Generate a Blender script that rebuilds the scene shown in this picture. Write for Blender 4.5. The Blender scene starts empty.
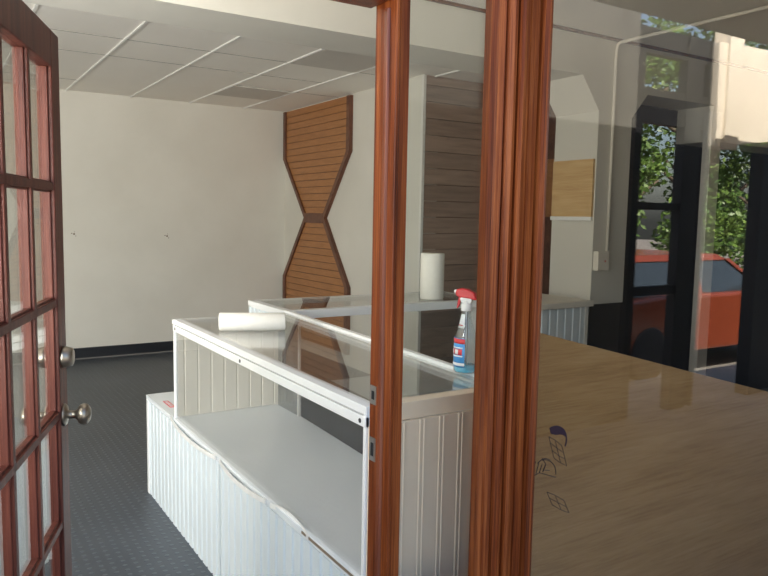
import bpy, bmesh, math, random
from mathutils import Vector, Matrix
random.seed(7)
sc = bpy.context.scene
COL = sc.collection
R = math.radians

# ---------------------------------------------------------------- camera
cam_d = bpy.data.cameras.new('camera')
cam_d.sensor_width = 36.0
cam_d.lens = 716.27 / 768 * 36
cam_d.clip_start = 0.02
cam_d.clip_end = 300
cam = bpy.data.objects.new('camera', cam_d)
COL.objects.link(cam)
yaw, pitch, roll = 0.563817, -0.100032, 0.0184067
F = Vector((math.sin(yaw), math.cos(yaw), 0)); Rt = Vector((math.cos(yaw), -math.sin(yaw), 0)); U = Vector((0, 0, 1))
F2 = F * math.cos(pitch) + U * math.sin(pitch); U2 = U * math.cos(pitch) - F * math.sin(pitch)
R3 = Rt * math.cos(roll) + U2 * math.sin(roll); U3 = U2 * math.cos(roll) - Rt * math.sin(roll)
EYE = 1.52
cam.matrix_world = Matrix(((R3.x, U3.x, -F2.x, 0), (R3.y, U3.y, -F2.y, 0), (R3.z, U3.z, -F2.z, EYE), (0, 0, 0, 1)))
sc.camera = cam

# ---------------------------------------------------------------- sky, sun, exposure
w = bpy.data.worlds.new('sky'); sc.world = w; w.use_nodes = True
nt = w.node_tree; nt.nodes.clear()
sky = nt.nodes.new('ShaderNodeTexSky'); sky.sky_type = 'NISHITA'; sky.sun_disc = False
sky.sun_elevation = R(52); sky.sun_rotation = R(-25); sky.air_density = 1.0; sky.dust_density = 3.5
bg = nt.nodes.new('ShaderNodeBackground'); bg.inputs['Strength'].default_value = 0.36
ow = nt.nodes.new('ShaderNodeOutputWorld')
nt.links.new(sky.outputs[0], bg.inputs[0]); nt.links.new(bg.outputs[0], ow.inputs[0])
sd = bpy.data.lights.new('sun', 'SUN'); sd.energy = 20.0; sd.angle = R(0.6); sd.color = (1.0, 0.94, 0.84)
sun = bpy.data.objects.new('sun', sd); COL.objects.link(sun)
sun.rotation_euler = Vector((0.30, -0.80, -1.12)).to_track_quat('-Z', 'Y').to_euler()   # light travels towards the street
# added area light left of the door, interior fill in place of window daylight
ad = bpy.data.lights.new('window_daylight', 'AREA'); ad.shape = 'RECTANGLE'; ad.size = 3.2; ad.size_y = 1.8; ad.energy = 180; ad.color = (1.0, 0.98, 0.93)
al = bpy.data.objects.new('window_daylight', ad); COL.objects.link(al); al.location = (-1.9, 1.47, 1.5)
al.rotation_euler = Vector((.22, .85, .56)).to_track_quat('-Z', 'Z').to_euler()
sc.view_settings.view_transform = 'Standard'; sc.view_settings.look = 'None'
sc.view_settings.gamma = 1.0; sc.view_settings.use_curve_mapping = False
sc.view_settings.exposure = 0.6
sc.cycles.max_bounces = 14; sc.cycles.diffuse_bounces = 8; sc.cycles.transparent_max_bounces = 40
sc.cycles.glossy_bounces = 5

# ---------------------------------------------------------------- materials
def new_mat(name):
    m = bpy.data.materials.new(name); m.use_nodes = True
    n = m.node_tree.nodes; b = n.get('Principled BSDF')
    return m, m.node_tree, n, m.node_tree.links, b
def nd(n, t, **k):
    x = n.new(t)
    for a, v in k.items(): setattr(x, a, v)
    return x
def coords(n, l, scale=(1, 1, 1), loc=(0, 0, 0)):
    g = nd(n, 'ShaderNodeNewGeometry'); mp = nd(n, 'ShaderNodeMapping')
    mp.inputs['Scale'].default_value = scale; mp.inputs['Location'].default_value = loc
    l.new(g.outputs['Position'], mp.inputs['Vector'])
    return mp.outputs[0]
def ramp(n, l, src, stops):
    r = nd(n, 'ShaderNodeValToRGB'); e = r.color_ramp.elements
    while len(e) < len(stops): e.new(0.5)
    for k, (p, c) in enumerate(stops): e[k].position = p; e[k].color = (*c, 1)
    l.new(src, r.inputs[0]); return r.outputs[0]
def noise(n, l, vec, scale, detail=4, rough=.55):
    t = nd(n, 'ShaderNodeTexNoise'); t.inputs['Scale'].default_value = scale; t.inputs['Detail'].default_value = detail
    t.inputs['Roughness'].default_value = rough; l.new(vec, t.inputs['Vector']); return t.outputs[0]
def bump(n, l, b, h, strength, dist):
    bp = nd(n, 'ShaderNodeBump'); bp.inputs['Strength'].default_value = strength; bp.inputs['Distance'].default_value = dist
    l.new(h, bp.inputs['Height']); l.new(bp.outputs[0], b.inputs['Normal'])
def paint(name, c1, c2=None, rough=.55, scale=2.5, bmp=.0):
    m, t, n, l, b = new_mat(name)
    c2 = c2 or tuple(x * .92 for x in c1)
    v = coords(n, l); f = noise(n, l, v, scale, 6)
    l.new(ramp(n, l, f, [(.3, c2), (.7, c1)]), b.inputs['Base Color'])
    b.inputs['Roughness'].default_value = rough
    if bmp: bump(n, l, b, noise(n, l, v, 90, 3), bmp, .002)
    return m
def wood(name, dark, mid, light, stretch=(14, 14, 1.1), rough=.35, fine=1.0, bmp=.15, spec=.5):
    m, t, n, l, b = new_mat(name)
    v = coords(n, l, stretch)
    big = noise(n, l, v, 1.6, 5, .6)
    v2 = coords(n, l, tuple(s * 9 if s == max(stretch) else s * 3 for s in stretch))
    fi = noise(n, l, v2, 1.3 * fine, 5, .7)
    mx = nd(n, 'ShaderNodeMath', operation='MULTIPLY_ADD'); mx.inputs[1].default_value = .55
    l.new(fi, mx.inputs[0])
    m2 = nd(n, 'ShaderNodeMath', operation='MULTIPLY'); m2.inputs[1].default_value = .5; l.new(big, m2.inputs[0])
    l.new(m2.outputs[0], mx.inputs[2])
    l.new(ramp(n, l, mx.outputs[0], [(.38, dark), (.52, mid), (.66, light)]), b.inputs['Base Color'])
    b.inputs['Roughness'].default_value = rough; b.inputs['Specular IOR Level'].default_value = spec
    if bmp: bump(n, l, b, fi, bmp, .002)
    return m
def plain(name, c, rough=.5, metal=0.0):
    m, t, n, l, b = new_mat(name)
    v = coords(n, l); f = noise(n, l, v, 30, 3)
    l.new(ramp(n, l, f, [(.3, tuple(x * .9 for x in c)), (.7, c)]), b.inputs['Base Color'])
    b.inputs['Roughness'].default_value = rough; b.inputs['Metallic'].default_value = metal
    return m
def glass(name, tint=(1, 1, 1), f0=.045, rough=0.0, film=0.0):
    m, t, n, l, b = new_mat(name); n.remove(b)
    out = n.get('Material Output')
    lw = nd(n, 'ShaderNodeLayerWeight'); lw.inputs[0].default_value = .5
    pw = nd(n, 'ShaderNodeMath', operation='POWER'); pw.inputs[1].default_value = 5; l.new(lw.outputs['Facing'], pw.inputs[0])
    ma = nd(n, 'ShaderNodeMath', operation='MULTIPLY_ADD'); ma.inputs[1].default_value = 1 - f0; ma.inputs[2].default_value = f0
    l.new(pw.outputs[0], ma.inputs[0])
    tr = nd(n, 'ShaderNodeBsdfTransparent'); tr.inputs[0].default_value = (*tint, 1)
    gl = nd(n, 'ShaderNodeBsdfGlossy'); gl.inputs['Roughness'].default_value = rough
    mix = nd(n, 'ShaderNodeMixShader'); l.new(ma.outputs[0], mix.inputs[0])
    base = tr.outputs[0]
    if film:                                   # dusty film on the glass
        df = nd(n, 'ShaderNodeBsdfDiffuse'); df.inputs[0].default_value = (.8, .8, .78, 1)
        v = coords(n, l); f = noise(n, l, v, 6, 6, .65)
        mf = nd(n, 'ShaderNodeMath', operation='MULTIPLY'); mf.inputs[1].default_value = film; l.new(f, mf.inputs[0])
        m2 = nd(n, 'ShaderNodeMixShader'); l.new(mf.outputs[0], m2.inputs[0]); l.new(tr.outputs[0], m2.inputs[1]); l.new(df.outputs[0], m2.inputs[2])
        base = m2.outputs[0]
    l.new(base, mix.inputs[1]); l.new(gl.outputs[0], mix.inputs[2]); l.new(mix.outputs[0], out.inputs[0])
    return m

def rubber_floor():
    m, t, n, l, b = new_mat('studded_rubber')
    g = nd(n, 'ShaderNodeNewGeometry'); sp = nd(n, 'ShaderNodeSeparateXYZ'); l.new(g.outputs['Position'], sp.inputs[0])
    def tri(src, p):
        a = nd(n, 'ShaderNodeMath', operation='DIVIDE'); a.inputs[1].default_value = p; l.new(src, a.inputs[0])
        f = nd(n, 'ShaderNodeMath', operation='FRACT'); l.new(a.outputs[0], f.inputs[0])
        s = nd(n, 'ShaderNodeMath', operation='SUBTRACT'); s.inputs[1].default_value = .5; l.new(f.outputs[0], s.inputs[0])
        return s.outputs[0]
    u, v = tri(sp.outputs[0], .045), tri(sp.outputs[1], .045)
    cx = nd(n, 'ShaderNodeCombineXYZ'); l.new(u, cx.inputs[0]); l.new(v, cx.inputs[1])
    ln = nd(n, 'ShaderNodeVectorMath', operation='LENGTH'); l.new(cx.outputs[0], ln.inputs[0])
    mr = nd(n, 'ShaderNodeMapRange'); mr.inputs['From Min'].default_value = .15; mr.inputs['From Max'].default_value = .25
    mr.inputs['To Min'].default_value = 1; mr.inputs['To Max'].default_value = 0; l.new(ln.outputs['Value'], mr.inputs['Value'])
    nz = noise(n, l, coords(n, l), 1.3, 6)
    c = ramp(n, l, nz, [(.3, (.036, .045, .058)), (.7, (.058, .070, .088))])
    mxf = nd(n, 'ShaderNodeMath', operation='MULTIPLY'); mxf.inputs[1].default_value = .40; l.new(mr.outputs[0], mxf.inputs[0])
    mxc = nd(n, 'ShaderNodeMix', data_type='RGBA'); l.new(mxf.outputs[0], mxc.inputs[0]); l.new(c, mxc.inputs[6]); mxc.inputs[7].default_value = (.125, .145, .172, 1)  # lighter stud tops: wear, plus their small highlights put into the colour
    l.new(mxc.outputs[2], b.inputs['Base Color']); b.inputs['Roughness'].default_value = .40
    bump(n, l, b, mr.outputs[0], .8, .004)
    return m

def ceiling_mat(name, a, bb):
    m, t, n, l, b = new_mat(name)
    v = coords(n, l); f = noise(n, l, v, 140, 2); g = noise(n, l, v, 1.1, 3)
    l.new(ramp(n, l, g, [(.3, bb), (.7, a)]), b.inputs['Base Color']); b.inputs['Roughness'].default_value = .9
    bump(n, l, b, f, .25, .003)
    return m

M = {}
M['wall'] = paint('cream_wall_paint', (.725, .70, .63), (.655, .63, .56), .6, 1.4, .12)
M['trimcream'] = paint('cream_gloss_paint', (.80, .75, .65), None, .5)
M['beige'] = paint('beige_beadboard_paint', (.80, .65, .49), None, .45)
M['ceiling'] = ceiling_mat('ceiling_tile_board', (.90, .865, .80), (.86, .82, .75))
M['tile_dark'] = ceiling_mat('stained_ceiling_tile', (.66, .62, .56), (.60, .565, .51))
M['tee'] = plain('white_grid_metal', (.88, .87, .84), .35)
M['grid_gap'] = plain('shadow_gap_metal', (.30, .28, .25), .6)
M['floor'] = rubber_floor()
M['black'] = plain('black_paint', (.012, .012, .014), .55)
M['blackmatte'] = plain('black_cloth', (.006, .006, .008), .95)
M['rubber'] = plain('black_rubber_cove', (.018, .02, .025), .4)
M['oak'] = wood('varnished_red_oak', (.040, .007, .002), (.165, .036, .008), (.33, .100, .026), (34, 34, .9), .38, 1, .3, .2)
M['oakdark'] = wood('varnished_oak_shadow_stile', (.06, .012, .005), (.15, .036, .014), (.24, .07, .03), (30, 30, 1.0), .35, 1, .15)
M['door'] = wood('stained_mahogany', (.045, .012, .009), (.105, .027, .018), (.17, .05, .032), (26, 26, 1.2), .45, 1, .15, .3)
M['amber'] = wood('amber_stained_boards', (.31, .13, .042), (.37, .16, .054), (.43, .19, .067), (1, 3, 20), .45, 1, .1)
M['walnut'] = wood('dark_stained_trim', (.07, .026, .014), (.13, .05, .028), (.18, .075, .04), (12, 3, 3), .4, 1, .1)
M['pine'] = wood('knotty_pine_board', (.50, .30, .13), (.62, .40, .18), (.72, .50, .25), (2, 1.5, 16), .5, 1, .1)  # tan tone of the reflection laid over the pier face
M['ply'] = wood('plywood_sheet', (.48, .275, .11), (.62, .375, .165), (.70, .45, .215), (1.6, 4, 14), .38, 1, .05)
M['white'] = paint('white_gloss_paint', (.84, .85, .84), (.80, .81, .80), .32, 3)
M['deck'] = paint('white_laminate', (.80, .84, .87), (.76, .80, .83), .25, 4)
M['bead'] = paint('white_beadboard', (.72, .785, .81), (.68, .745, .77), .38, 3)
M['tin'] = plain('loose_white_vinyl', (.80, .80, .78), .3)
M['grime'] = plain('exposed_brown_edge', (.22, .17, .12), .8)
M['paper'] = paint('paper_towel', (.86, .83, .76), (.82, .79, .71), .9, 40, .2)
M['card'] = plain('cardboard_core', (.45, .33, .2), .9)
M['pewter'] = plain('aged_pewter', (.33, .29, .24), .32, .95)
M['steel'] = plain('brushed_steel', (.62, .61, .58), .35, .9)
M['red'] = plain('red_plastic', (.62, .018, .025), .35)
M['plastic'] = plain('white_plastic', (.85, .85, .84), .4)
M['label_blue'] = plain('blue_label', (.08, .36, .80), .4)
M['label_red'] = plain('red_label', (.72, .05, .06), .4)
M['label_white'] = plain('white_label', (.85, .88, .9), .4)
M['shopglass'] = glass('display_window_glass', (.90, .90, .88), .12)
M['window'] = glass('window_glass', (.97, .985, .975), .055)
M['case_glass'] = glass('case_glass', (.985, .99, .988), .045, 0, .05)
M['top_glass'] = glass('countertop_glass', (.985, .99, .988), .09, .0, .05)
M['bottle'] = glass('clear_plastic', (.93, .96, .97), .12, .05, .28)
M['frost'] = glass('grey_sliding_glass', (.55, .57, .57), .06, .05, .3)
M['ink'] = plain('dark_ink', (.03, .018, .02), .6)
M['purple'] = plain('purple_ink', (.03, .012, .028), .6)
M['pave'] = paint('pavement', (.20, .19, .18), (.16, .155, .145), .85, 3, .2)
M['road'] = paint('asphalt', (.17, .15, .13), (.14, .125, .11), .85, 5, .2)
M['stucco'] = paint('cream_stucco', (.74, .66, .54), (.68, .60, .49), .8, 6, .3)
M['carpaint'] = plain('orange_red_car_paint', (.17, .034, .014), .25)
M['carglass'] = plain('dark_car_glass', (.03, .04, .05), .05)
M['tyre'] = plain('tyre_rubber', (.02, .02, .02), .8)
M['lamp'] = plain('amber_lens', (.9, .28, .04), .2)
M['silver'] = plain('silver_aluminium', (.78, .76, .71), .4, .1)
def liquid():
    m, t, n, l, b = new_mat('blue_cleaner'); b.inputs['Base Color'].default_value = (.02, .40, .72, 1)
    v = coords(n, l); l.new(ramp(n, l, noise(n, l, v, 20), [(.3, (.03, .46, .72)), (.7, (.06, .60, .86))]), b.inputs['Base Color'])
    b.inputs['Roughness'].default_value = .12; return m
M['liquid'] = liquid()
def planks():
    m, t, n, l, b = new_mat('weathered_planks')
    g = nd(n, 'ShaderNodeNewGeometry'); sp = nd(n, 'ShaderNodeSeparateXYZ'); l.new(g.outputs['Position'], sp.inputs[0])
    dv = nd(n, 'ShaderNodeMath', operation='DIVIDE'); dv.inputs[1].default_value = .138; l.new(sp.outputs[2], dv.inputs[0])
    fl = nd(n, 'ShaderNodeMath', operation='FLOOR'); l.new(dv.outputs[0], fl.inputs[0])
    wn = nd(n, 'ShaderNodeTexWhiteNoise', noise_dimensions='1D'); l.new(fl.outputs[0], wn.inputs['W'])
    mp = nd(n, 'ShaderNodeMapping'); mp.inputs['Scale'].default_value = (1.6, 1.6, 16)
    ofs = nd(n, 'ShaderNodeVectorMath', operation='ADD'); l.new(g.outputs['Position'], ofs.inputs[0])
    sc_ = nd(n, 'ShaderNodeVectorMath', operation='SCALE'); sc_.inputs['Scale'].default_value = 9; l.new(wn.outputs['Color'], sc_.inputs[0])
    l.new(sc_.outputs[0], ofs.inputs[1]); l.new(ofs.outputs[0], mp.inputs[0])
    nz = noise(n, l, mp.outputs[0], 1.5, 6, .62)
    c = ramp(n, l, nz, [(.28, (.21, .145, .108)), (.5, (.285, .20, .152)), (.75, (.345, .25, .195))])
    hs = nd(n, 'ShaderNodeHueSaturation'); l.new(c, hs.inputs['Color'])
    mr = nd(n, 'ShaderNodeMapRange'); mr.inputs['To Min'].default_value = .85; mr.inputs['To Max'].default_value = 1.15
    l.new(wn.outputs['Value'], mr.inputs['Value']); l.new(mr.outputs[0], hs.inputs['Value'])
    vo = nd(n, 'ShaderNodeTexVoronoi'); vo.inputs['Scale'].default_value = 2.2
    m2 = nd(n, 'ShaderNodeMapping'); m2.inputs['Scale'].default_value = (1, 1, 1.7); l.new(ofs.outputs[0], m2.inputs[0]); l.new(m2.outputs[0], vo.inputs['Vector'])
    kn = ramp(n, l, vo.outputs['Distance'], [(.02, (.35, .3, .28)), (.09, (1, 1, 1))])
    mu = nd(n, 'ShaderNodeMix', data_type='RGBA', blend_type='MULTIPLY'); mu.inputs[0].default_value = 1
    l.new(hs.outputs[0], mu.inputs[6]); l.new(kn, mu.inputs[7]); l.new(mu.outputs[2], b.inputs['Base Color'])
    b.inputs['Roughness'].default_value = .6
    return m
M['planks'] = planks()
def leaf_mat(name, a, bb):
    m, t, n, l, b = new_mat(name)
    v = coords(n, l); l.new(ramp(n, l, noise(n, l, v, 3, 3), [(.35, a), (.65, bb)]), b.inputs['Base Color'])
    b.inputs['Roughness'].default_value = .4
    return m
M['darkwall'] = paint('dark_grey_brown_paint', (.10, .095, .085), (.08, .076, .07), .8, 3)
M['leaf'] = leaf_mat('leaves', (.035, .085, .018), (.13, .20, .04))
M['bark'] = paint('bark', (.12, .09, .06), (.07, .05, .035), .9, 12)

# ---------------------------------------------------------------- mesh builder
class MB:
    def __init__(s): s.v = []; s.f = []; s.smooth = []
    def _add(s, vs, fs, sm=False):
        o = len(s.v); s.v += [tuple(p) for p in vs]; s.f += [tuple(i + o for i in f) for f in fs]; s.smooth += [sm] * len(fs)
        return s
    def box(s, x0, x1, y0, y1, z0, z1):
        return s._add([(x, y, z) for x in (x0, x1) for y in (y0, y1) for z in (z0, z1)],
                      [(0, 1, 3, 2), (4, 6, 7, 5), (0, 4, 5, 1), (2, 3, 7, 6), (0, 2, 6, 4), (1, 5, 7, 3)])
    def prism(s, poly, axis, a, b):
        def P(p, t):
            return (t, p[0], p[1]) if axis == 'x' else (p[0], t, p[1]) if axis == 'y' else (p[0], p[1], t)
        n = len(poly)
        vs = [P(p, a) for p in poly] + [P(p, b) for p in poly]
        return s._add(vs, [tuple(range(n)), tuple(range(2 * n - 1, n - 1, -1))] + [(i, i + n, (i + 1) % n + n, (i + 1) % n) for i in range(n)])
    def hexa(s, bot, top):
        return s._add(list(bot) + list(top), [(3, 2, 1, 0), (4, 5, 6, 7), (0, 1, 5, 4), (1, 2, 6, 5), (2, 3, 7, 6), (3, 0, 4, 7)])
    def lathe(s, prof, c=(0, 0, 0), axis='z', seg=28):
        vs = []; fs = []
        for (r, h) in prof:
            for k in range(seg):
                a = 2 * math.pi * k / seg; x, y = r * math.cos(a), r * math.sin(a)
                q = (x, y, h) if axis == 'z' else (h, x, y) if axis == 'x' else (y, h, x)
                vs.append((c[0] + q[0], c[1] + q[1], c[2] + q[2]))
        for i in range(len(prof) - 1):
            for k in range(seg):
                k2 = (k + 1) % seg
                fs.append((i * seg + k, i * seg + k2, (i + 1) * seg + k2, (i + 1) * seg + k))
        s._add(vs, fs, True)
        o = len(s.v) - len(vs)
        for i, rev in ((0, True), (len(prof) - 1, False)):
            if prof[i][0] > 1e-5:
                ring = [o + i * seg + k for k in range(seg)]
                s.f.append(tuple(reversed(ring)) if rev else tuple(ring)); s.smooth.append(False)
        return s
    def tube(s, pts, r, seg=8):
        pts = [Vector(p) for p in pts]; vs = []; fs = []
        for i, p in enumerate(pts):
            d = (pts[min(i + 1, len(pts) - 1)] - pts[max(i - 1, 0)]).normalized()
            a = d.orthogonal().normalized(); b = d.cross(a)
            if i:
                a = (pa - d * pa.dot(d)).normalized(); b = d.cross(a)
            pa = a
            rr = r[i] if isinstance(r, (list, tuple)) else r
            for k in range(seg):
                t = 2 * math.pi * k / seg; vs.append(p + a * rr * math.cos(t) + b * rr * math.sin(t))
        n = len(pts)
        for i in range(n - 1):
            for k in range(seg):
                k2 = (k + 1) % seg; fs.append((i * seg + k, i * seg + k2, (i + 1) * seg + k2, (i + 1) * seg + k))
        fs.append(tuple(reversed(range(seg)))); fs.append(tuple((n - 1) * seg + k for k in range(seg)))
        return s._add(vs, fs, True)
    def beadboard(s, u0, u1, z0, z1, plane, face, depth, pitch=.042, sign=-1, double=False, fine=False):
        """vertical beaded boards: cross-section in (u, depth) pushed up from z0 to z1; plane 'x' faces +-x, 'y' faces +-y"""
        prof = [(u0, 0)]; u = u0 + pitch * .5
        while u < u1 - .008:
            g = .006
            if double: prof += [(u - .011, 0), (u - .009, .003), (u - .006, .003), (u - .004, 0), (u + .003, 0), (u + .005, .003), (u + .008, .003), (u + .010, 0)]
            elif fine: prof += [(u - .005, 0), (u - .0015, -.003), (u + .0015, -.003), (u + .005, 0)]
            else: prof += [(u - .010, 0), (u - .006, -.008), (u + .006, -.008), (u + .010, 0)]
            u += pitch
        prof += [(u1, 0), (u1, -depth), (u0, -depth)]
        poly = [((face - sign * -d, a) if plane == 'x' else (a, face - sign * -d)) for a, d in prof]
        return s.prism(poly, 'z', z0, z1)
    def build(s, name, mat, parent=None, bevel=0, local=False, origin=True, **tags):
        me = bpy.data.meshes.new(name)
        if parent is not None: L = Vector((0, 0, 0)) if local else parent['_w']
        elif origin:
            xs = [p[0] for p in s.v]; ys = [p[1] for p in s.v]; zs = [p[2] for p in s.v]
            L = Vector(((min(xs) + max(xs)) / 2, (min(ys) + max(ys)) / 2, min(zs)))
        else: L = Vector((0, 0, 0))
        L = Vector(L)
        me.from_pydata([tuple(Vector(p) - L) for p in s.v], [], s.f)
        me.polygons.foreach_set('use_smooth', s.smooth)
        bm = bmesh.new(); bm.from_mesh(me); bmesh.ops.recalc_face_normals(bm, faces=bm.faces); bm.to_mesh(me); bm.free()
        me.materials.append(mat)
        o = bpy.data.objects.new(name, me); COL.objects.link(o)
        if parent is not None:
            o.parent = parent; o['_w'] = L[:] if not local else (0, 0, 0)
        else: o.location = L; o['_w'] = L[:]
        if bevel:
            b = o.modifiers.new('bevel', 'BEVEL'); b.width = bevel; b.segments = 2; b.limit_method = 'ANGLE'; b.angle_limit = R(40)
        for k, v in tags.items(): o[k] = v
        return o
def sub(o):                      # world origin of a part, for building sub-parts in world coordinates
    return o
def thing(name, label, cat, loc, group=None, rz=0):
    o = bpy.data.objects.new(name, None); o.empty_display_size = .1; COL.objects.link(o)
    o.location = loc; o.rotation_euler = (0, 0, rz); o['label'] = label; o['category'] = cat; o['_w'] = tuple(loc)
    if group: o['group'] = group
    return o
def frame_of(name, loc, rz=0):   # an Empty for a piece of the setting
    o = bpy.data.objects.new(name, None); o.empty_display_size = .1; COL.objects.link(o)
    o.location = loc; o.rotation_euler = (0, 0, rz); o['kind'] = 'structure'; o['_w'] = tuple(loc)
    return o
S = dict(kind='structure')
CEIL = 2.69

# ================================================================ SETTING
MB().box(-3.6, 6.6, 1.33, 7.95, -.12, 0).build('floor', M['floor'], **S)
# ceiling with its grid
ceil = MB().box(-3.6, 6.6, 1.30, 7.95, CEIL + .012, CEIL + .10).build('ceiling', M['ceiling'], **S)
tees = MB()
xs = [1.18 + .6155 * k for k in range(-8, 9)]
for x in xs:
    tees.box(x - .008, x + .008, 3.67, 7.8, CEIL + .002, CEIL + .013)
tees.build('ceiling_grid', M['tee'], ceil)
cross = MB()
for y, xa, xb_ in ((5.275, -3.6, 2.42), (5.885, -3.6, 2.42), (7.15, -3.6, 1.18), (4.66, 2.42, 3.52), (5.275, 2.42, 3.52), (6.49, 2.42, 3.03), (7.10, 2.42, 3.03), (5.885, 2.42, 3.03), (6.49, 3.03, 3.52)):
    cross.box(xa, xb_, y - .004, y + .004, CEIL + .0098, CEIL + .013)
cross.build('cross_tee', M['grid_gap'], ceil)
MB().box(2.43, 3.01, 6.50, 7.09, CEIL + .004, CEIL + .014).build('stained_tile', M['tile_dark'], ceil, label='grey stained ceiling tile')
MB().box(2.43, 3.01, 4.67, 5.27, CEIL + .004, CEIL + .014).build('stained_tile', M['tile_dark'], ceil, label='grey stained ceiling tile')
MB().box(-3.6, 6.5, 3.270, 3.288, CEIL - .004, CEIL + .014).build('ceiling_joint', M['walnut'], ceil)

wb = MB().box(-3.6, 3.527, 7.8, 7.95, 0, CEIL + .02).build('wall_back', M['wall'], **S)
for hx, hz in ((1.218, EYE - .237), (2.15, EYE - .257)):
    h = MB()
    for k, (dx, dz, rr) in enumerate(((0, 0, .010), (-.022, .006, .006), (.016, -.020, .005), (.004, .022, .004))):
        h.lathe([(rr, 7.7965), (rr * .9, 7.80)], (hx + dx, 0, hz + dz), 'y', 9)
    h.build('screw_hole_patch', M['grime'], wb)
MB().box(-3.6, 3.527, 7.78, 7.80, 0.0, .115).build('baseboard_back', M['rubber'], bevel=.004, **S)
MB().box(-3.6, 3.527, 7.768, 7.786, 0.0, .012).build('trim_1', M['pave'], **S)
MB().box(3.527, 3.70, 5.03, 7.95, 0, CEIL + .02).build('wall_side', M['wall'], **S)
MB().box(-3.75, -3.6, 1.33, 7.95, 0, CEIL + .02).build('wall_left', M['wall'], **S)
# plank-clad wall behind the counter
wp = MB().box(3.70, 5.0, 5.04, 5.2, 0, CEIL + .02).build('wall_planked', M['walnut'], **S)
pk = MB(); z = 0.0
while z < CEIL:
    pk.box(3.545, 4.95, 5.010, 5.040, z + .002, min(z + .136, CEIL + .01)); z += .138
pk.build('plank', M['planks'], wp, bevel=.002)
MB().box(3.520, 3.546, 5.004, 5.032, 0, CEIL + .01).build('corner_bead', M['silver'], wp)
MB().box(4.95, 5.1, 3.67, 5.2, 0, CEIL + .02).build('wall_right', M['walnut'], **S)
# arch wall: beam and pier with chamfered corners
zb = EYE + .922
left = -3.6
outline = [(left, zb), (3.55, zb), (3.714, EYE + .708), (3.714, .956), (4.04, .956), (4.04, EYE + .691), (4.19, EYE + .86),
           (4.95, EYE + .86), (4.95, EYE + .60), (6.6, EYE + .60), (6.6, CEIL + .02), (left, CEIL + .02)]
wm = MB().prism(outline, 'y', 3.29, 3.67).build('wall_middle', M['wall'], **S)
MB().box(3.725, 4.03, 3.30, 3.66, 0, .956).build('pier_base', M['black'], wm)
MB().box(4.04, 6.6, 3.60, 3.66, 0, EYE + .86).build('wall_dark', M['blackmatte'], **S)  # black sheet standing in for the unlit room beyond the opening
MB().box(4.83, 4.95, 3.22, 3.288, 0, EYE + .80).build('trim_2', M['silver'], bevel=.004, **S)
MB().box(6.6, 6.75, 1.33, 3.7, 0, CEIL + .02).build('wall_far_right', M['wall'], **S)

# ---- storefront
YS = 1.39                                    # glass / door plane
BULK = .60
oak = M['oak']
def bulk(n, x0, x1):
    MB().box(x0, x1, 1.345, 1.43, 0, BULK - .03).build('trim_%d' % n, oak, bevel=.004, **S)
    MB().box(x0, x1, 1.325, 1.445, BULK - .03, BULK).build('trim_%d' % (n + 1), oak, bevel=.006, **S)
BULK = .53; bulk(3, .905, 1.17); BULK = .12; bulk(5, 1.36, 3.2); BULK = .58; bulk(7, -3.6, -.02)
# door frame
df = frame_of('trim_9', (.87, 1.38, 0))
jb = MB()
jb.prism([(.860, 1.352), (.864, 1.332), (.872, 1.332), (.875, 1.337), (.901, 1.337), (.901, 1.415), (.860, 1.415)], 'z', 0, 2.02).build('jamb', oak, df, bevel=.002)
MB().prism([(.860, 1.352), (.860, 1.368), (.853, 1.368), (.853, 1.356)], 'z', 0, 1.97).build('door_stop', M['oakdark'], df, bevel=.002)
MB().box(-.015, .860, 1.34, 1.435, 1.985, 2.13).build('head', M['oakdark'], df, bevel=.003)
MB().box(-.07, -.015, 1.33, 1.435, 0, 2.02).build('jamb', oak, df, bevel=.003)
for z0, z1 in ((EYE - .438, EYE - .394), (EYE - .574, EYE - .518)):
    MB().box(.8575, .861, 1.384, 1.408, z0, z1).build('strike_plate', M['steel'], df)
    MB().box(.8568, .8576, 1.39, 1.402, z0 + .012, z1 - .012).build('latch_hole', M['black'], df)
# mullion with stepped mouldings
x0, x1 = 1.166, 1.352
yf = 1.325
raw = [(0, .078), (0, .052), (.012, .045), (.016, .038), (.030, .028), (.036, .033), (.040, .022), (.050, .012), (.060, .012), (.068, .022), (.072, .006),
       (.080, .002), (.084, .010), (.088, .014), (.112, .014), (.114, .010), (.146, .010), (.149, .020), (.158, .020), (.163, .004), (.176, -.002), (.190, .002),
       (.194, .022), (.214, .030), (.218, .045), (.232, .050), (.232, .095), (.10, .095), (.10, .078)]
prof = [(x0 + a * (x1 - x0) / .232, yf + b) for a, b in raw]
MB().prism(prof, 'z', 0, 2.75).build('trim_10', oak, **S)
MB().box(.895, 3.2, 1.345, 1.435, 2.50, 2.72).build('trim_11', oak, bevel=.004, **S)
MB().box(-3.6, .895, 1.345, 1.435, 2.50, 2.72).build('trim_12', oak, bevel=.004, **S)
MB().box(3.2, 3.32, 1.33, 1.44, 0, 2.72).build('trim_13', oak, bevel=.004, **S)
MB().box(3.32, 6.75, 1.33, 1.44, 0, 2.72).build('wall_front', M['stucco'], **S)
def pane(n, x0, x1, z0, z1, mat='window'):
    o = frame_of('window_%d' % n, ((x0 + x1) / 2, 1.397, z0))
    MB().box(x0, x1, 1.394, 1.400, z0, z1).build('glass', M[mat], o)
    return o
pane(1, .895, 1.172, .53, 2.5)
win = pane(2, 1.345, 3.2, .12, 2.5, 'shopglass')
pane(3, -3.6, -.07, BULK, 2.5)
pane(4, -.07, .895, 2.13, 2.5)
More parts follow.
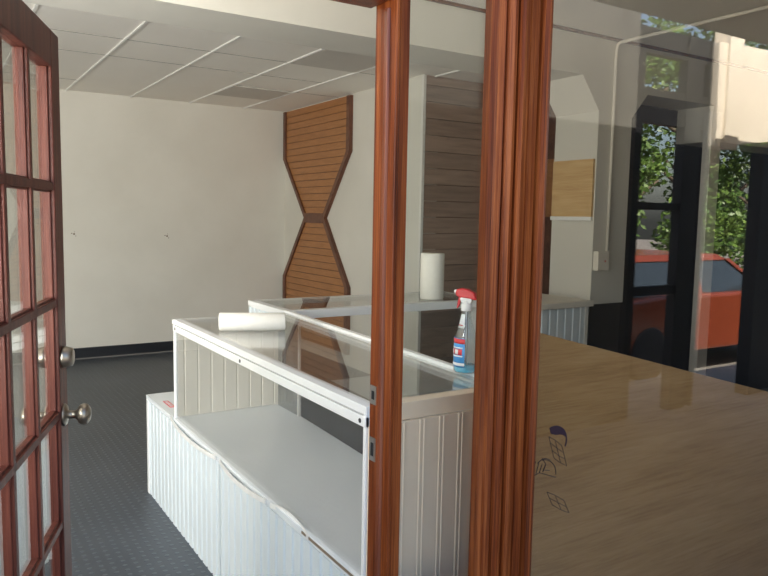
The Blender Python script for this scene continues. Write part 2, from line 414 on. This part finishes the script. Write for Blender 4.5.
# ink drawings left on the glass of the display window
def gl_pt(px, py): return None
def stroke(pts, r=.0011): return [(x, 1.3925, EYE + z) for x, z in pts], r
dk = MB()
def cells(cx, cz, du, dv, rows, cols, r=.0012):
    for i in range(rows + 1):
        dk.tube([(cx + du[0] * j + dv[0] * i, 1.3925, cz + du[1] * j + dv[1] * i + .002 * math.sin(j * 2.2 + i)) for j in range(cols + 1)], r, 5)
    for j in range(cols + 1):
        for i in range(rows):
            o = .5 if (i + j) % 2 else 0
            dk.tube([(cx + du[0] * j + dv[0] * (i + t), 1.3925, cz + du[1] * j + dv[1] * (i + t)) for t in (0, 1)], r, 5)
cells(1.432, EYE - .602, (.026, -.016), (.008, -.022), 3, 2, .0009)
cells(1.434, EYE - .762, (.034, -.018), (.012, -.022), 2, 2, .0009)
dk.tube([(1.392 + .05 * t, 1.3925, EYE - .672 + .01 * math.sin(t * 3)) for t in (0, .3, .6, 1)], .0012, 5)
arc = [(1.408 + .058 * math.sin(a) , 1.3925, EYE - .715 + .05 * math.cos(a)) for a in [k * .2 for k in range(9)]]
dk.tube(arc, .0013, 5)
dk.tube([(1.466, 1.3925, EYE - .725), (1.44, 1.3925, EYE - .715), (1.40, 1.3925, EYE - .70), (1.38, 1.3925, EYE - .705)], .0012, 5)
for k in range(4):
    dk.tube([(1.385 + .013 * k, 1.3925, EYE - .665 - .006 * k), (1.375 + .013 * k, 1.3925, EYE - .70)], .0012, 5)
dk.tube([(1.41, 1.3925, EYE - .66), (1.425, 1.3925, EYE - .68), (1.415, 1.3925, EYE - .695), (1.44, 1.3925, EYE - .70)], .0012, 5)
dk.build('line_drawing', M['ink'], win, label='thin black line drawings on the glass')
pp = MB(); n = 12; outer = []; inner = []
for k in range(n + 1):
    t = k / n; a = math.pi * (.62 - .75 * t)
    outer.append((1.452 + .052 * math.cos(a), EYE - .622 + .048 * math.sin(a)))
    wd = .022 * math.sin(math.pi * min(1, .25 + t)) + .004
    inner.append((1.452 + (.052 - wd) * math.cos(a), EYE - .622 + (.048 - wd) * math.sin(a)))
for k in range(n):
    pp.prism([outer[k], outer[k + 1], inner[k + 1], inner[k]], 'y', 1.3915, 1.3935)
pp.build('purple_swoosh', M['purple'], win, label='purple curved mark on the glass')

# ---- open french door (fifteen lights)
W, T, HD = .806, .038, 1.973
dr = frame_of('door_1', (.016, 1.4065, .012), R(70))
# local x runs along the leaf, local -y faces the street when closed
fr = MB()
ST, TR, BR = .088, .095, .335
fr.box(0, ST, -T / 2, T / 2, 0, HD); fr.box(W - ST, W, -T / 2, T / 2, 0, HD)
fr.box(ST, W - ST, -T / 2, T / 2, HD - TR, HD); fr.box(ST, W - ST, -T / 2, T / 2, 0, BR)
fr.build('leaf_frame', M['door'], dr, bevel=.003, local=True)
gz0, gz1 = BR, HD - TR
rows, cols = 5, 3
mb_ = .020
mu = MB()
for i in range(1, rows):
    z = gz0 + (gz1 - gz0) * i / rows
    mu.box(ST, W - ST, -T / 2 + .003, T / 2 - .003, z - mb_ / 2, z + mb_ / 2)
    mu.box(ST, W - ST, -T / 2 + .010, T / 2 - .010, z - mb_ / 2 - .005, z + mb_ / 2 + .005)
for j in range(1, cols):
    x = ST + (W - 2 * ST) * j / cols
    mu.box(x - mb_ / 2, x + mb_ / 2, -T / 2 + .003, T / 2 - .003, gz0, gz1)
    mu.box(x - mb_ / 2 - .005, x + mb_ / 2 + .005, -T / 2 + .010, T / 2 - .010, gz0, gz1)
for (a, b) in ((ST, ST + .006), (W - ST - .006, W - ST)): mu.box(a, b, -T / 2 + .010, T / 2 - .010, gz0, gz1)
mu.build('muntin', M['door'], dr, bevel=.002, local=True)
MB().box(ST, W - ST, -.0025, .0025, gz0, gz1).build('glass', M['window'], dr, local=True)
for sgn in (-1, 1):
    k = MB()
    pr = [(.031, 0), (.031, .004), (.026, .009), (.012, .011), (.011, .03), (.016, .036), (.026, .042), (.030, .052), (.028, .062), (.018, .069), (.0001, .071)]
    k.lathe([(r, sgn * (T / 2 + h)) for r, h in pr], (W - .055, 0, .945), 'y', 28)
    k.build('door_knob', M['pewter'], dr, local=True)
    k = MB(); pr = [(.030, 0), (.030, .008), (.025, .026), (.020, .029), (.0001, .030)]
    k.lathe([(r, sgn * (T / 2 + h)) for r, h in pr], (W - .055, 0, 1.107), 'y', 28)
    k.build('deadbolt', M['pewter'], dr, local=True)

# ================================================================ COUNTERS
XF = .95; TOPZ = EYE - .503; BASE = EYE - .98
def base_cabinet(y0, y1, label, end):
    o = thing('base_cabinet', label, 'cabinet', (1.25, (y0 + y1) / 2, 0), 'low beadboard base cabinets')
    MB().box(XF + .012, 1.53, y0 + .002, y1 - .002, 0, BASE - .022).build('body', M['white'], o)
    MB().beadboard(y0 + (.004), y1 - (.03 if end else .004), .0, BASE - .03, 'x', XF, .012, .0655, -1).build('front_panel', M['bead'], o)
    if end:
        MB().box(XF - .005, XF + .014, y1 - .032, y1, 0, BASE - .02).build('corner_trim', M['white'], o, bevel=.002)
    MB().box(XF - .004, 1.54, y0, y1 + (.004 if end else .0048), BASE - .022, BASE).build('top', M['deck'], o)
    return o
b1 = base_cabinet(2.72, 3.868, 'far white beadboard base cabinet whose end sticks out past the glass case', True)
b2 = base_cabinet(1.595, 2.715, 'near white beadboard base cabinet under the glass case beside the door post', False)
# loose white edging that has come away along the top edge of both fronts
def strip(parent, ya, yb, drop, out, name='edge_strip'):
    m = MB(); n = 26
    for k in range(n):
        ta, tb = k / n, (k + 1) / n
        def q(t):
            s_ = math.sin(math.pi * t) ** .8 if 0 < t < 1 else 0
            return ya + (yb - ya) * t, XF - .008 - out * s_, BASE - .004 - drop * s_
        (y_a, x_a, z_a), (y_b, x_b, z_b) = q(ta), q(tb)
        m.hexa([(x_a - .002, y_a, z_a - .013), (x_b - .002, y_b, z_b - .013), (x_b + .002, y_b, z_b - .013), (x_a + .002, y_a, z_a - .013)],
               [(x_a - .001, y_a, z_a + .004), (x_b - .001, y_b, z_b + .004), (x_b + .003, y_b, z_b + .004), (x_a + .003, y_a, z_a + .004)])
    return m.build(name, M['tin'], parent, label='loose white edging strip')
strip(b1, 3.39, 2.745, .012, .016)
strip(b2, 2.70, 2.23, .010, .014)
strip(b2, 2.19, 1.90, -.012, -.012)
MB().box(XF - .0065, XF - .0035, 1.60, 1.95, BASE - .012, BASE - .004).build('bare_edge', M['grime'], b2, label='bare brown edge where the strip is gone')
st = MB().box(.985, 1.012, 3.555, 3.69, BASE, BASE + .0012).build('sticker', M['label_red'], b1, label='red sticker')
mk = MB()
for k in range(7): mk.box(.990, 1.007, 3.567 + .017 * k, 3.575 + .017 * k, BASE + .0012, BASE + .0018)
mk.build('sticker_marks', M['label_white'], st)

# --- front glass case on top of the base cabinets
YN, YF_ = 1.585, 3.372
XBN, XBF = 1.445, 1.535                      # back edge, near and far
ca = thing('display_case', 'white framed glass display case standing on the low base cabinets, nearest the door', 'display case', (1.22, 2.48, BASE), 'glass display cases')
def xb(y): return XBN + (XBF - XBN) * (y - YN) / (YF_ - YN)
def rail(y0, y1, xa0, xa1, z0, z1, m):       # runs along y; xa offsets from the tapered back edge
    m.hexa([(xb(y0) + xa0, y0, z0), (xb(y0) + xa1, y0, z0), (xb(y1) + xa1, y1, z0), (xb(y1) + xa0, y1, z0)],
           [(xb(y0) + xa0, y0, z1), (xb(y0) + xa1, y0, z1), (xb(y1) + xa1, y1, z1), (xb(y1) + xa0, y1, z1)])
m = MB(); m.box(XF + .004, XF + .046, YN, YF_, TOPZ - .024, TOPZ); m.build('top_rail', M['white'], ca, bevel=.002)
m = MB(); m.box(XF + .001, XF + .014, YN, YF_, TOPZ - .056, TOPZ - .0275); fr_ = m.build('front_rail', M['white'], ca, bevel=.0015)
for y in (1.612, 2.495, 3.335):
    MB().lathe([(.0065, XF - .0005), (.0065, XF + .002)], (0, y, TOPZ - .042), 'x', 12).build('screw', M['black'], fr_)
m = MB(); rail(YN, YF_, -.055, 0, TOPZ - .024, TOPZ, m); m.build('back_rail', M['white'], ca, bevel=.002)
m = MB(); rail(YN, YF_, -.012, .012, TOPZ - .004, TOPZ + .012, m); m.build('back_lip', M['white'], ca, bevel=.002)
m = MB(); m.box(XF - .002, XBF - .001, YF_ - .035, YF_, TOPZ - .022, TOPZ - .001); m.build('end_rail', M['white'], ca, bevel=.002)
m = MB(); m.box(XF + .048, XBN, YN - .004, YN + .045, TOPZ - .050, TOPZ - .001); m.build('end_rail', M['beige'], ca, bevel=.002)
for (x, y) in ((XF + .003, YF_ - .015), (XF + .003, YN), (xb(YF_) - .026, YF_ - .015)):
    MB().box(x, x + .014, y, y + .014, BASE, TOPZ - .024).build('corner_post', M['white'], ca, bevel=.0015)
MB().box(XF + .008, XF + .013, YN + .022, YF_ - .022, BASE + .001, TOPZ - .05).build('front_glass', M['case_glass'], ca)
m = MB(); m.hexa([(XF + .03, YN + .03, TOPZ - .004), (xb(YN) - .04, YN + .03, TOPZ - .004), (xb(YF_) - .04, YF_ - .03, TOPZ - .004), (XF + .03, YF_ - .03, TOPZ - .004)],
                 [(XF + .03, YN + .03, TOPZ + .002), (xb(YN) - .04, YN + .03, TOPZ + .002), (xb(YF_) - .04, YF_ - .03, TOPZ + .002), (XF + .03, YF_ - .03, TOPZ + .002)])
m.build('top_glass', M['top_glass'], ca)
MB().beadboard(XF + .02, XBF - .03, BASE + .002, TOPZ - .022, 'y', YF_ - .012, .01, .066, -1, False, True).build('end_panel', M['trimcream'], ca)
ep = MB().beadboard(XF + .01, XBN, .0, TOPZ - .051, 'y', YN - .014, .012, .067, -1, True).build('end_panel', M['beige'])
ep['label'] = 'cream beadboard panel on the near end of the counter, behind the narrow sidelight'; ep['category'] = 'counter panel'
MB().box(XBF - .055, XBF - .050, 3.10, YF_ - .03, BASE + .002, TOPZ - .03).build('sliding_door', M['frost'], ca)
MB().box(XBF - .058, XBF - .047, 3.095, 3.105, BASE + .002, TOPZ - .03).build('sliding_door_edge', M['silver'], ca)
m = MB(); m.hexa([(xb(1.62) - .012, 1.62, BASE + .002), (xb(1.62) - .004, 1.62, BASE + .002), (XBF - .030, 3.09, BASE + .002), (XBF - .045, 3.09, BASE + .002)],
                 [(xb(1.62) - .012, 1.62, BASE + .24), (xb(1.62) - .004, 1.62, BASE + .24), (XBF - .030, 3.09, BASE + .24), (XBF - .045, 3.09, BASE + .24)])
m.build('black_back_panel', M['black'], ca)

# --- back glass case along x and the beadboard cabinet at its right end
cb = thing('display_case', 'white framed glass display case at the back, below the brown hourglass panel', 'display case', (2.25, 3.68, 0), 'glass display cases')
BX0, BX1, BY0, BY1 = 1.548, 2.94, 3.395, 3.93
def tz(a, b): return TOPZ + a, TOPZ + b
m = MB(); m.box(BX0, BX1, BY0, BY0 + .05, TOPZ - .045, TOPZ); m.build('front_rail', M['white'], cb, bevel=.002)
m = MB(); m.box(BX0, BX1, BY1 - .05, BY1, TOPZ - .03, TOPZ); m.build('back_rail', M['white'], cb, bevel=.002)
m = MB(); m.box(BX0, BX0 + .05, BY0 + .05, BY1 - .05, TOPZ - .035, TOPZ); m.build('end_rail', M['white'], cb, bevel=.002)
m = MB(); m.box(BX1 - .05, BX1, BY0 + .05, BY1 - .05, TOPZ - .03, TOPZ); m.build('end_rail', M['white'], cb, bevel=.002)
MB().box(BX0 + .04, BX1 - .04, BY0 + .04, BY1 - .04, TOPZ - .004, TOPZ + .002).build('top_glass', M['top_glass'], cb)
MB().beadboard(BY0 + .01, BY1 - .002, 0, TOPZ - .035, 'x', BX0 + .004, .012, .066, -1).build('end_panel', M['bead'], cb)
for x in (BX0 + .016, BX1 - .03):
    MB().box(x, x + .026, BY0 + .004, BY0 + .03, .48, TOPZ - .045).build('corner_post', M['white'], cb)
    if x < 2: MB().box(x, x + .026, BY1 - .03, BY1 - .004, .48, TOPZ - .03).build('corner_post', M['white'], cb)
MB().box(BX0 + .042, BX1 - .03, BY0 + .012, BY0 + .017, .482, TOPZ - .045).build('front_glass', M['case_glass'], cb)
MB().box(BX0 + .018, BX1, BY0, BY1, 0, .48).build('base', M['bead'], cb)

cc = thing('counter_cabinet', 'white beadboard cabinet seen through the display window, beside the pier', 'cabinet', (3.2, 3.3, 0))
MB().box(2.96, 3.45, 3.092, 3.64, 0, TOPZ - .035).build('body', M['white'], cc)
MB().beadboard(2.962, 3.435, 0.0, TOPZ - .04, 'y', 3.08, .012, .066, -1).build('front_panel', M['bead'], cc)
MB().box(3.437, 3.462, 3.076, 3.10, 0, TOPZ - .036).build('corner_trim', M['silver'], cc)
MB().box(2.95, 3.49, 3.06, 3.65, TOPZ - .035, TOPZ).build('top', M['trimcream'], cc, bevel=.003)

# --- things on the counters
t = thing('paper_towel_roll', 'white paper towel roll standing upright on the back glass case', 'paper towel', (2.60, 3.56, TOPZ + .002))
MB().lathe([(.020, 0), (.070, 0), (.073, .004), (.073, .276), (.070, .280), (.021, .280)], (2.60, 3.56, TOPZ + .002), 'z', 40).build('paper', M['paper'], t)
MB().lathe([(.0195, .0), (.0205, .281), (.0175, .281), (.017, .0)], (2.60, 3.56, TOPZ + .002), 'z', 24).build('core', M['card'], t)
# used roll lying on its side
ang = R(-24)
t = thing('paper_towel_roll', 'nearly used white paper roll lying on its side on the front glass case', 'paper towel', (1.155, 2.880, TOPZ + .002), rz=ang)
pr = [(.018, -.14), (.036, -.14), (.038, -.137), (.038, .137), (.036, .14), (.018, .14)]
MB().lathe(pr, (0, 0, .0395), 'x', 40).build('paper', M['paper'], t, local=True)
MB().lathe([(.0175, -.1405), (.0175, .1405), (.0155, .1405), (.0155, -.1405)], (0, 0, .0395), 'x', 24).build('core', M['card'], t, local=True)
MB().hexa([(-.137, .002, .0), (.137, .002, .0), (.137, .050, .0), (-.137, .050, .0)], [(-.137, .002, .0014), (.137, .002, .0014), (.137, .05, .0014), (-.137, .05, .0014)]).build('loose_sheet', M['paper'], t, local=True)

# spray bottle
BXc, BYc = 1.428, 1.765
t = thing('spray_bottle', 'clear spray bottle with red trigger head and blue liquid on the glass counter', 'spray bottle', (BXc, BYc, TOPZ + .012), rz=R(-58))
bo = [(.020, 0), (.033, .001), (.037, .006), (.0375, .06), (.0365, .105), (.032, .128), (.024, .150), (.017, .172), (.0145, .195), (.0135, .212)]
t.scale = (1, 1, .955)
MB().lathe(bo, (0, 0, 0), 'z', 32).build('bottle', M['bottle'], t, local=True)
MB().lathe([(.018, .002), (.0315, .003), (.0352, .008), (.0358, .024), (.0001, .024)], (0, 0, 0), 'z', 32).build('liquid', M['liquid'], t, local=True)
MB().tube([(0, 0, .215), (.001, 0, .12), (.006, 0, .01)], .0025).build('dip_tube', M['plastic'], t, local=True)
def wrap(a0, a1, z0, z1, r0, r1, r_off=.0006, n=14):
    m = MB(); vs = []; fs = []
    for k in range(n + 1):
        a = a0 + (a1 - a0) * k / n
        for (rr, z) in ((r0 + r_off, z0), (r1 + r_off, z1), (r1 + r_off - .0004, z1), (r0 + r_off - .0004, z0)):
            vs.append((rr * math.cos(a), rr * math.sin(a), z))
    for k in range(n):
        for j in range(4): fs.append((k * 4 + j, k * 4 + (j + 1) % 4, k * 4 + 4 + (j + 1) % 4, k * 4 + 4 + j))
    return m._add(vs, fs, True)
A0, A1 = R(168), R(285)
lb = wrap(A0, A1, .022, .118, .0378, .0364).build('label', M['label_blue'], t, local=True, label='blue label with red and white marks')
wrap(A0, A1, .100, .116, .0366, .0362, .0012).build('label_band', M['label_red'], lb, local=True)
wrap(R(188), R(272), .062, .082, .0374, .0372, .0012).build('label_band', M['label_red'], lb, local=True)
wrap(R(183), R(275), .084, .088, .0372, .0371, .0013).build('label_band', M['label_white'], lb, local=True)
wrap(R(183), R(275), .056, .060, .0376, .0375, .0013).build('label_band', M['label_white'], lb, local=True)
wrap(R(198), R(218), .064, .080, .0376, .0374, .0016).build('label_mark', M['label_white'], lb, local=True)
wrap(R(232), R(252), .064, .080, .0376, .0374, .0016).build('label_mark', M['label_white'], lb, local=True)
wrap(A0, A1, .026, .036, .0378, .0378, .0012).build('label_band', M['label_white'], lb, local=True)
nl = wrap(R(180), R(275), .150, .196, .0242, .0148, .0006).build('neck_label', M['label_white'], t, local=True, label='white neck label with red and blue marks')
wrap(R(192), R(262), .158, .168, .0222, .0186, .0014).build('label_mark', M['label_red'], nl, local=True)
wrap(R(192), R(262), .176, .186, .0172, .0160, .0014).build('label_mark', M['label_blue'], nl, local=True)
MB().lathe([(.0165, .206), (.0175, .208), (.0175, .226), (.0150, .230), (.0125, .234), (.0115, .240)], (0, 0, 0), 'z', 24).build('collar', M['plastic'], t, local=True)
h = MB()
h.prism([(-.013, .232), (.016, .232), (.020, .244), (.012, .252), (-.016, .252), (-.022, .246)], 'y', -.010, .010).build('spray_body', M['plastic'], t, bevel=.002, local=True)
h = MB()
h.prism([(-.036, .262), (-.034, .276), (-.020, .281), (.004, .279), (.026, .268), (.034, .250), (.033, .243), (.016, .247), (-.014, .250), (-.030, .252)], 'y', -.012, .012)
hd = h.build('spray_head', M['red'], t, bevel=.004, local=True)
h = MB(); h.prism([(-.026, .252), (-.018, .251), (-.021, .236), (-.026, .218), (-.031, .212), (-.033, .214), (-.030, .232)], 'y', -.006, .006).build('trigger', M['red'], t, bevel=.002, local=True)
MB().lathe([(.0055, -.042), (.0065, -.034)], (0, 0, .269), 'x', 14).build('nozzle', M['plastic'], t, local=True)

# ================================================================ WALL PIECES
hp = thing('hourglass_panel', 'brown planked hourglass-shaped panel mounted on the cream side wall', 'wall panel', (3.52, 7.0, .1))
XW = 3.527
WZ = -.032
ya, yb = 7.755, 6.20
wl, wr = 7.20, 6.72
def side(z):                                  # left and right y of the outline at height z (relative to the eye)
    zz = z
    if zz > .63: return ya, yb
    if zz > WZ:
        t_ = (zz - WZ) / (.63 - WZ); return wl + (ya - wl) * t_, wr + (yb - wr) * t_
    if zz > -.72:
        t_ = (WZ - zz) / (WZ + .72); return wl + (ya - wl) * t_, wr + (yb - wr) * t_
    return ya, yb
zt, zbm = CEIL - EYE - .004, -1.40
bk = MB()
zz = zt
while zz > zbm + .01:
    z1 = zz; z0 = max(zbm, zz - .0725)
    cuts = [z0] + [c for c in (.63, WZ, -.72) if z0 < c < z1] + [z1]
    for q in range(len(cuts) - 1):
        a, b = cuts[q] + (.006 if q == 0 else 0), cuts[q + 1]
        (l0, r0), (l1, r1) = side(a + 1e-5), side(b - 1e-5)
        bk.prism([(l0 - .02, EYE + a), (l1 - .02, EYE + b), (r1 + .02, EYE + b), (r0 + .02, EYE + a)], 'x', XW - .024, XW - .008)
    zz -= .0725
bk.build('plank', M['amber'], hp)
bd = MB(); bd.prism([(ya - .02, EYE + zt), (ya - .02, EYE + .63), (wl - .02, EYE + WZ), (ya - .02, EYE - .72), (ya - .02, EYE + zbm), (yb + .02, EYE + zbm), (yb + .02, EYE - .72), (wr + .02, EYE + WZ), (yb + .02, EYE + .63), (yb + .02, EYE + zt)], 'x', XW - .012, XW - .001)
bd.build('backing', M['walnut'], hp)
def edge(pts, inward, wd=.062):
    m = MB()
    for (p, q) in zip(pts[:-1], pts[1:]):
        m.prism([(p[0], EYE + p[1]), (q[0], EYE + q[1]), (q[0] + inward * wd, EYE + q[1]), (p[0] + inward * wd, EYE + p[1])], 'x', XW - .042, XW - .001)
    return m
Lp = [(ya, zt), (ya, .63), (wl, WZ), (ya, -.72), (ya, zbm)]
Rp = [(yb, zt), (yb, .63), (wr, WZ), (yb, -.72), (yb, zbm)]
edge(Lp, -1).build('edge_trim', M['walnut'], hp)
edge(Rp, 1).build('edge_trim', M['walnut'], hp)
MB().box(XW - .044, XW - .002, wr + .03, wl - .03, EYE + WZ - .055, EYE + WZ + .05).build('waist_band', M['walnut'], hp)

pb = thing('pine_board', 'tan pine board panel fixed to the left face of the pier', 'wall panel', (3.70, 3.48, EYE))  # reflected tan patch and streak modelled as an added board and strip
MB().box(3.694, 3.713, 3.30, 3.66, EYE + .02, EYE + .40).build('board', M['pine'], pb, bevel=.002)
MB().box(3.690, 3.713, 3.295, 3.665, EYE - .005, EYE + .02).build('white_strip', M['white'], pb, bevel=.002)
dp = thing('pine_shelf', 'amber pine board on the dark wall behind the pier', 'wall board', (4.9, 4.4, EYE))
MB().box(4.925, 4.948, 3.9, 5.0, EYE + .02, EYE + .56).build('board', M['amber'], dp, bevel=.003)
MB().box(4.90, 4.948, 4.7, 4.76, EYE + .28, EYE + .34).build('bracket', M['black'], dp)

eb = thing('electrical_box', 'cream electrical box with conduit on the front of the pier', 'electrical box', (3.775, 3.27, EYE - .335))
MB().box(3.722, 3.832, 3.245, 3.289, EYE - .335, EYE - .207).build('box', M['trimcream'], eb, bevel=.003)
MB().lathe([(.006, 0), (.006, .004)], (3.79, 3.241, EYE - .272), 'y', 12).build('knob', M['label_red'], eb)
MB().tube([(3.838, 3.276, EYE - .21), (3.838, 3.276, EYE + 1.10), (3.838, 3.268, EYE + 1.14), (3.838, 3.25, EYE + 1.152), (3.838, 1.7, EYE + 1.152)], .011, 10).build('conduit', M['trimcream'], eb)

# plywood sheet standing behind the display window
pl = MB()
def ptop(x): return EYE - .33 + (x - 1.489) * (-.319 / 1.224)
pl.prism([(1.355, .0), (3.15, 0), (3.15, ptop(3.15)), (1.355, ptop(1.355))], 'y', 1.492, 1.508)
p_ = pl.build('plywood_sheet', M['ply'], bevel=.001)
p_['label'] = 'large plywood sheet with slanted top edge standing behind the display window'; p_['category'] = 'plywood'

# ================================================================ OUTSIDE (street behind the viewer, mirrored in the glass)
GZ = -.33
MB().box(-8, 9, -1.6, 1.33, GZ, 0).build('pavement', M['pave'], **S)
MB().box(-40, 60, -60, -1.6, GZ - .2, GZ).build('road', M['road'], **S)
MB().box(-3.75, 6.75, 1.30, 8.0, CEIL + .10, CEIL + .45).build('roof', M['stucco'], **S)

# black steel framed screen at the right of the entry
YV = -.8
sn = thing('glazed_screen', 'black steel framed glazed screen reflected in the display window', 'screen', (4.8, YV, 0))
k_ = 3.6
def sx(r): return r * k_
for a, b in ((1.222, 1.246), (1.384, 1.441), (1.462, 1.470)):
    MB().box(sx(a), sx(b), YV - .04, YV + .04, 0, EYE + 1.42).build('post', M['black'], sn)
for z0, z1, nm in ((.14, .086, 'rail'), (-.505, -.575, 'rail'), (.985, .73, 'header'), (1.42, 1.235, 'header')):
    MB().box(sx(1.222), sx(1.470), YV - .03, YV + .03, EYE + z1, EYE + z0).build(nm, M['black'], sn)
bp = MB().box(sx(1.683), sx(1.683) + .5, YV - .06, YV + .06, 0, EYE + .66).build('dark_post', M['black'])
bp['label'] = 'wide black post beside the glazed screen, reflected at the far right'; bp['category'] = 'post'
cp = thing('canopy', 'cream stucco canopy edge and post reflected high in the display window', 'canopy', (5.6, -.7, 0))
MB().box(sx(1.513), sx(1.565), YV - .06, YV + .08, EYE + .6, EYE + 2.4).build('post', M['stucco'], cp)
MB().prism([(5.330, EYE + 1.420), (5.659, EYE + 1.437), (6.636, EYE + 1.458), (6.734, EYE + 0.769), (5.365, EYE + 0.607)], 'y', YV - .06, YV + .06).build('fascia', M['stucco'], cp)

# car parked at the kerb
def car(cx, cy, rz):
    o = thing('car', 'orange red hatchback parked across the street, reflected in the display window', 'car', (cx, cy, GZ), rz=rz)
    L, Wd = 4.1, 1.74
    prof = [(-2.05, .30), (-2.05, .62), (-1.98, .86), (-1.80, .95), (-1.1, 1.00), (1.05, .98), (1.75, .84), (2.0, .66), (2.05, .45), (2.02, .28)]
    m = MB(); secs = []
    n = len(prof)
    for yy, sc_ in ((-Wd / 2, .97), (-Wd / 2 + .10, 1.0), (Wd / 2 - .10, 1.0), (Wd / 2, .97)):
        secs.append([(x * sc_, yy if 1 else 0, .28 + (z - .28) * (sc_ if z > .7 else 1)) for x, z in prof])
    vs = [p for s_ in secs for p in s_]; fs = []
    for i in range(3):
        for j in range(n):
            j2 = (j + 1) % n; fs.append((i * n + j, i * n + j2, (i + 1) * n + j2, (i + 1) * n + j))
    fs.append(tuple(range(n))); fs.append(tuple(3 * n + k for k in reversed(range(n))))
    m._add(vs, fs, False); m.build('body', M['carpaint'], o, bevel=.03, local=True)
    def cabin(z0, z1, xa0, xb0, xa1, xb1, w0, w1, mat, nm):
        MB().hexa([(xa0, -w0, z0), (xb0, -w0, z0), (xb0, w0, z0), (xa0, w0, z0)], [(xa1, -w1, z1), (xb1, -w1, z1), (xb1, w1, z1), (xa1, w1, z1)]).build(nm, mat, o, bevel=.02, local=True)
    cabin(.97, 1.38, -1.85, 1.15, -1.62, .42, .80, .66, M['carglass'], 'windows')
    cabin(1.37, 1.45, -1.66, .46, -1.50, .30, .68, .60, M['carpaint'], 'roof')
    for sgn in (-1, 1):
        for (xa, xb_, xt) in ((1.14, 1.06, .42), (-.25, -.33, -.33), (-1.80, -1.62, -1.55)):
            MB().hexa([(xa, sgn * .795, .97), (xb_, sgn * .795, .97), (xb_, sgn * .82, .97), (xa, sgn * .82, .97)],
                      [(xt + .05, sgn * .655, 1.39), (xt - .05, sgn * .655, 1.39), (xt - .05, sgn * .68, 1.39), (xt + .05, sgn * .68, 1.39)]).build('window_pillar', M['carpaint'], o, local=True)
        for x in (-1.28, 1.25):
            wl_ = MB().lathe([(.10, sgn * .70), (.31, sgn * .70), (.32, sgn * .72), (.32, sgn * .87), (.29, sgn * .885), (.20, sgn * .885)], (x, 0, .32), 'y', 28).build('wheel', M['tyre'], o, local=True)
            MB().lathe([(.20, sgn * .872), (.19, sgn * .878), (.05, sgn * .88), (.0001, sgn * .882)], (x, 0, .32), 'y', 20).build('hubcap', M['silver'], wl_, local=True)
        MB().box(1.80, 1.99, sgn * .62 - .14, sgn * .62 + .14, .64, .76).build('headlight', M['plastic'], o, local=True)
        MB().box(1.62, 1.80, sgn * .862 - .012, sgn * .862 + .012, .64, .72).build('indicator', M['lamp'], o, local=True)
        MB().box(-2.05, -1.93, sgn * .68 - .10, sgn * .68 + .10, .70, .88).build('tail_light', M['label_red'], o, local=True)
        MB().box(.60, .80, sgn * .93 - .06, sgn * .93 + .06, .98, 1.10).build('wing_mirror', M['carpaint'], o, local=True)
    MB().box(1.96, 2.08, -.75, .75, .34, .52).build('bumper', M['plastic'], o, local=True)
    return o
car(8.2, -3.3, 0)

# trees across the street
def tree(x, y, h, r, seed, label):
    rd = random.Random(seed)
    o = thing('street_tree', label, 'tree', (x, y, GZ), 'trees across the street')
    tk = MB(); tk.tube([(x, y, GZ), (x + .1, y, GZ + h * .3), (x - .05, y + .1, GZ + h * .6), (x, y, GZ + h * .85)], [.22, .18, .12, .04], 10)
    for k in range(7):
        a = rd.uniform(0, 6.28); z = GZ + h * rd.uniform(.25, .6)
        tk.tube([(x, y, z), (x + r * .4 * math.cos(a), y + r * .4 * math.sin(a), z + .5), (x + r * .75 * math.cos(a), y + r * .75 * math.sin(a), z + 1.1)], [.08, .05, .02], 6)
    tk.build('trunk', M['bark'], o)
    lf = MB()
    blobs = [(x + r * .75 * rd.uniform(-1, 1), y + r * .75 * rd.uniform(-1, 1), GZ + h * rd.uniform(.16, 1.0), r * rd.uniform(.25, .45)) for _ in range(26)]
    for (bx, by, bz, br) in blobs:
        for _ in range(420):
            d = Vector((rd.gauss(0, 1), rd.gauss(0, 1), rd.gauss(0, 1))).normalized() * br * rd.random() ** .4
            c = Vector((bx, by, bz)) + d
            a = Vector((rd.gauss(0, 1), rd.gauss(0, 1), rd.gauss(0, .5))).normalized(); b = a.orthogonal().normalized()
            b = (b + a.cross(b) * rd.uniform(-1, 1)).normalized()
            s_ = rd.uniform(.05, .11)
            lf._add([c - a * s_, c + b * s_ * .5, c + a * s_, c - b * s_ * .5], [(0, 1, 2, 3)])
    lf.build('foliage', M['leaf'], o)
tree(11.0, -7.2, 6.0, 1.9, 1, 'tree behind the orange car, nearest the glazed screen')
tree(15.6, -7.6, 7.5, 2.1, 2, 'taller tree to the right of the tree behind the orange car')
tree(20.4, -8.5, 7.0, 2.2, 3, 'tree farthest along the street beyond the taller tree')
tree(8.6, -11.8, 8.0, 2.2, 4, 'tall tree set back behind the orange car')
tree(14.0, -13.0, 9.0, 2.4, 5, 'tallest tree set back behind the other street trees')
MB().box(1.9, 4.38, -.9, -.74, 0, EYE + 2.3).build('wall_entry', M['darkwall'], **S)  # added dark wall, keeps tree reflections out of the left panes
MB().box(1.36, 6.7, -.25, 1.30, EYE + 1.28, EYE + 1.36).build('porch_ceiling', M['stucco'], **S)  # added slab, keeps sky light off the pier front and plywood
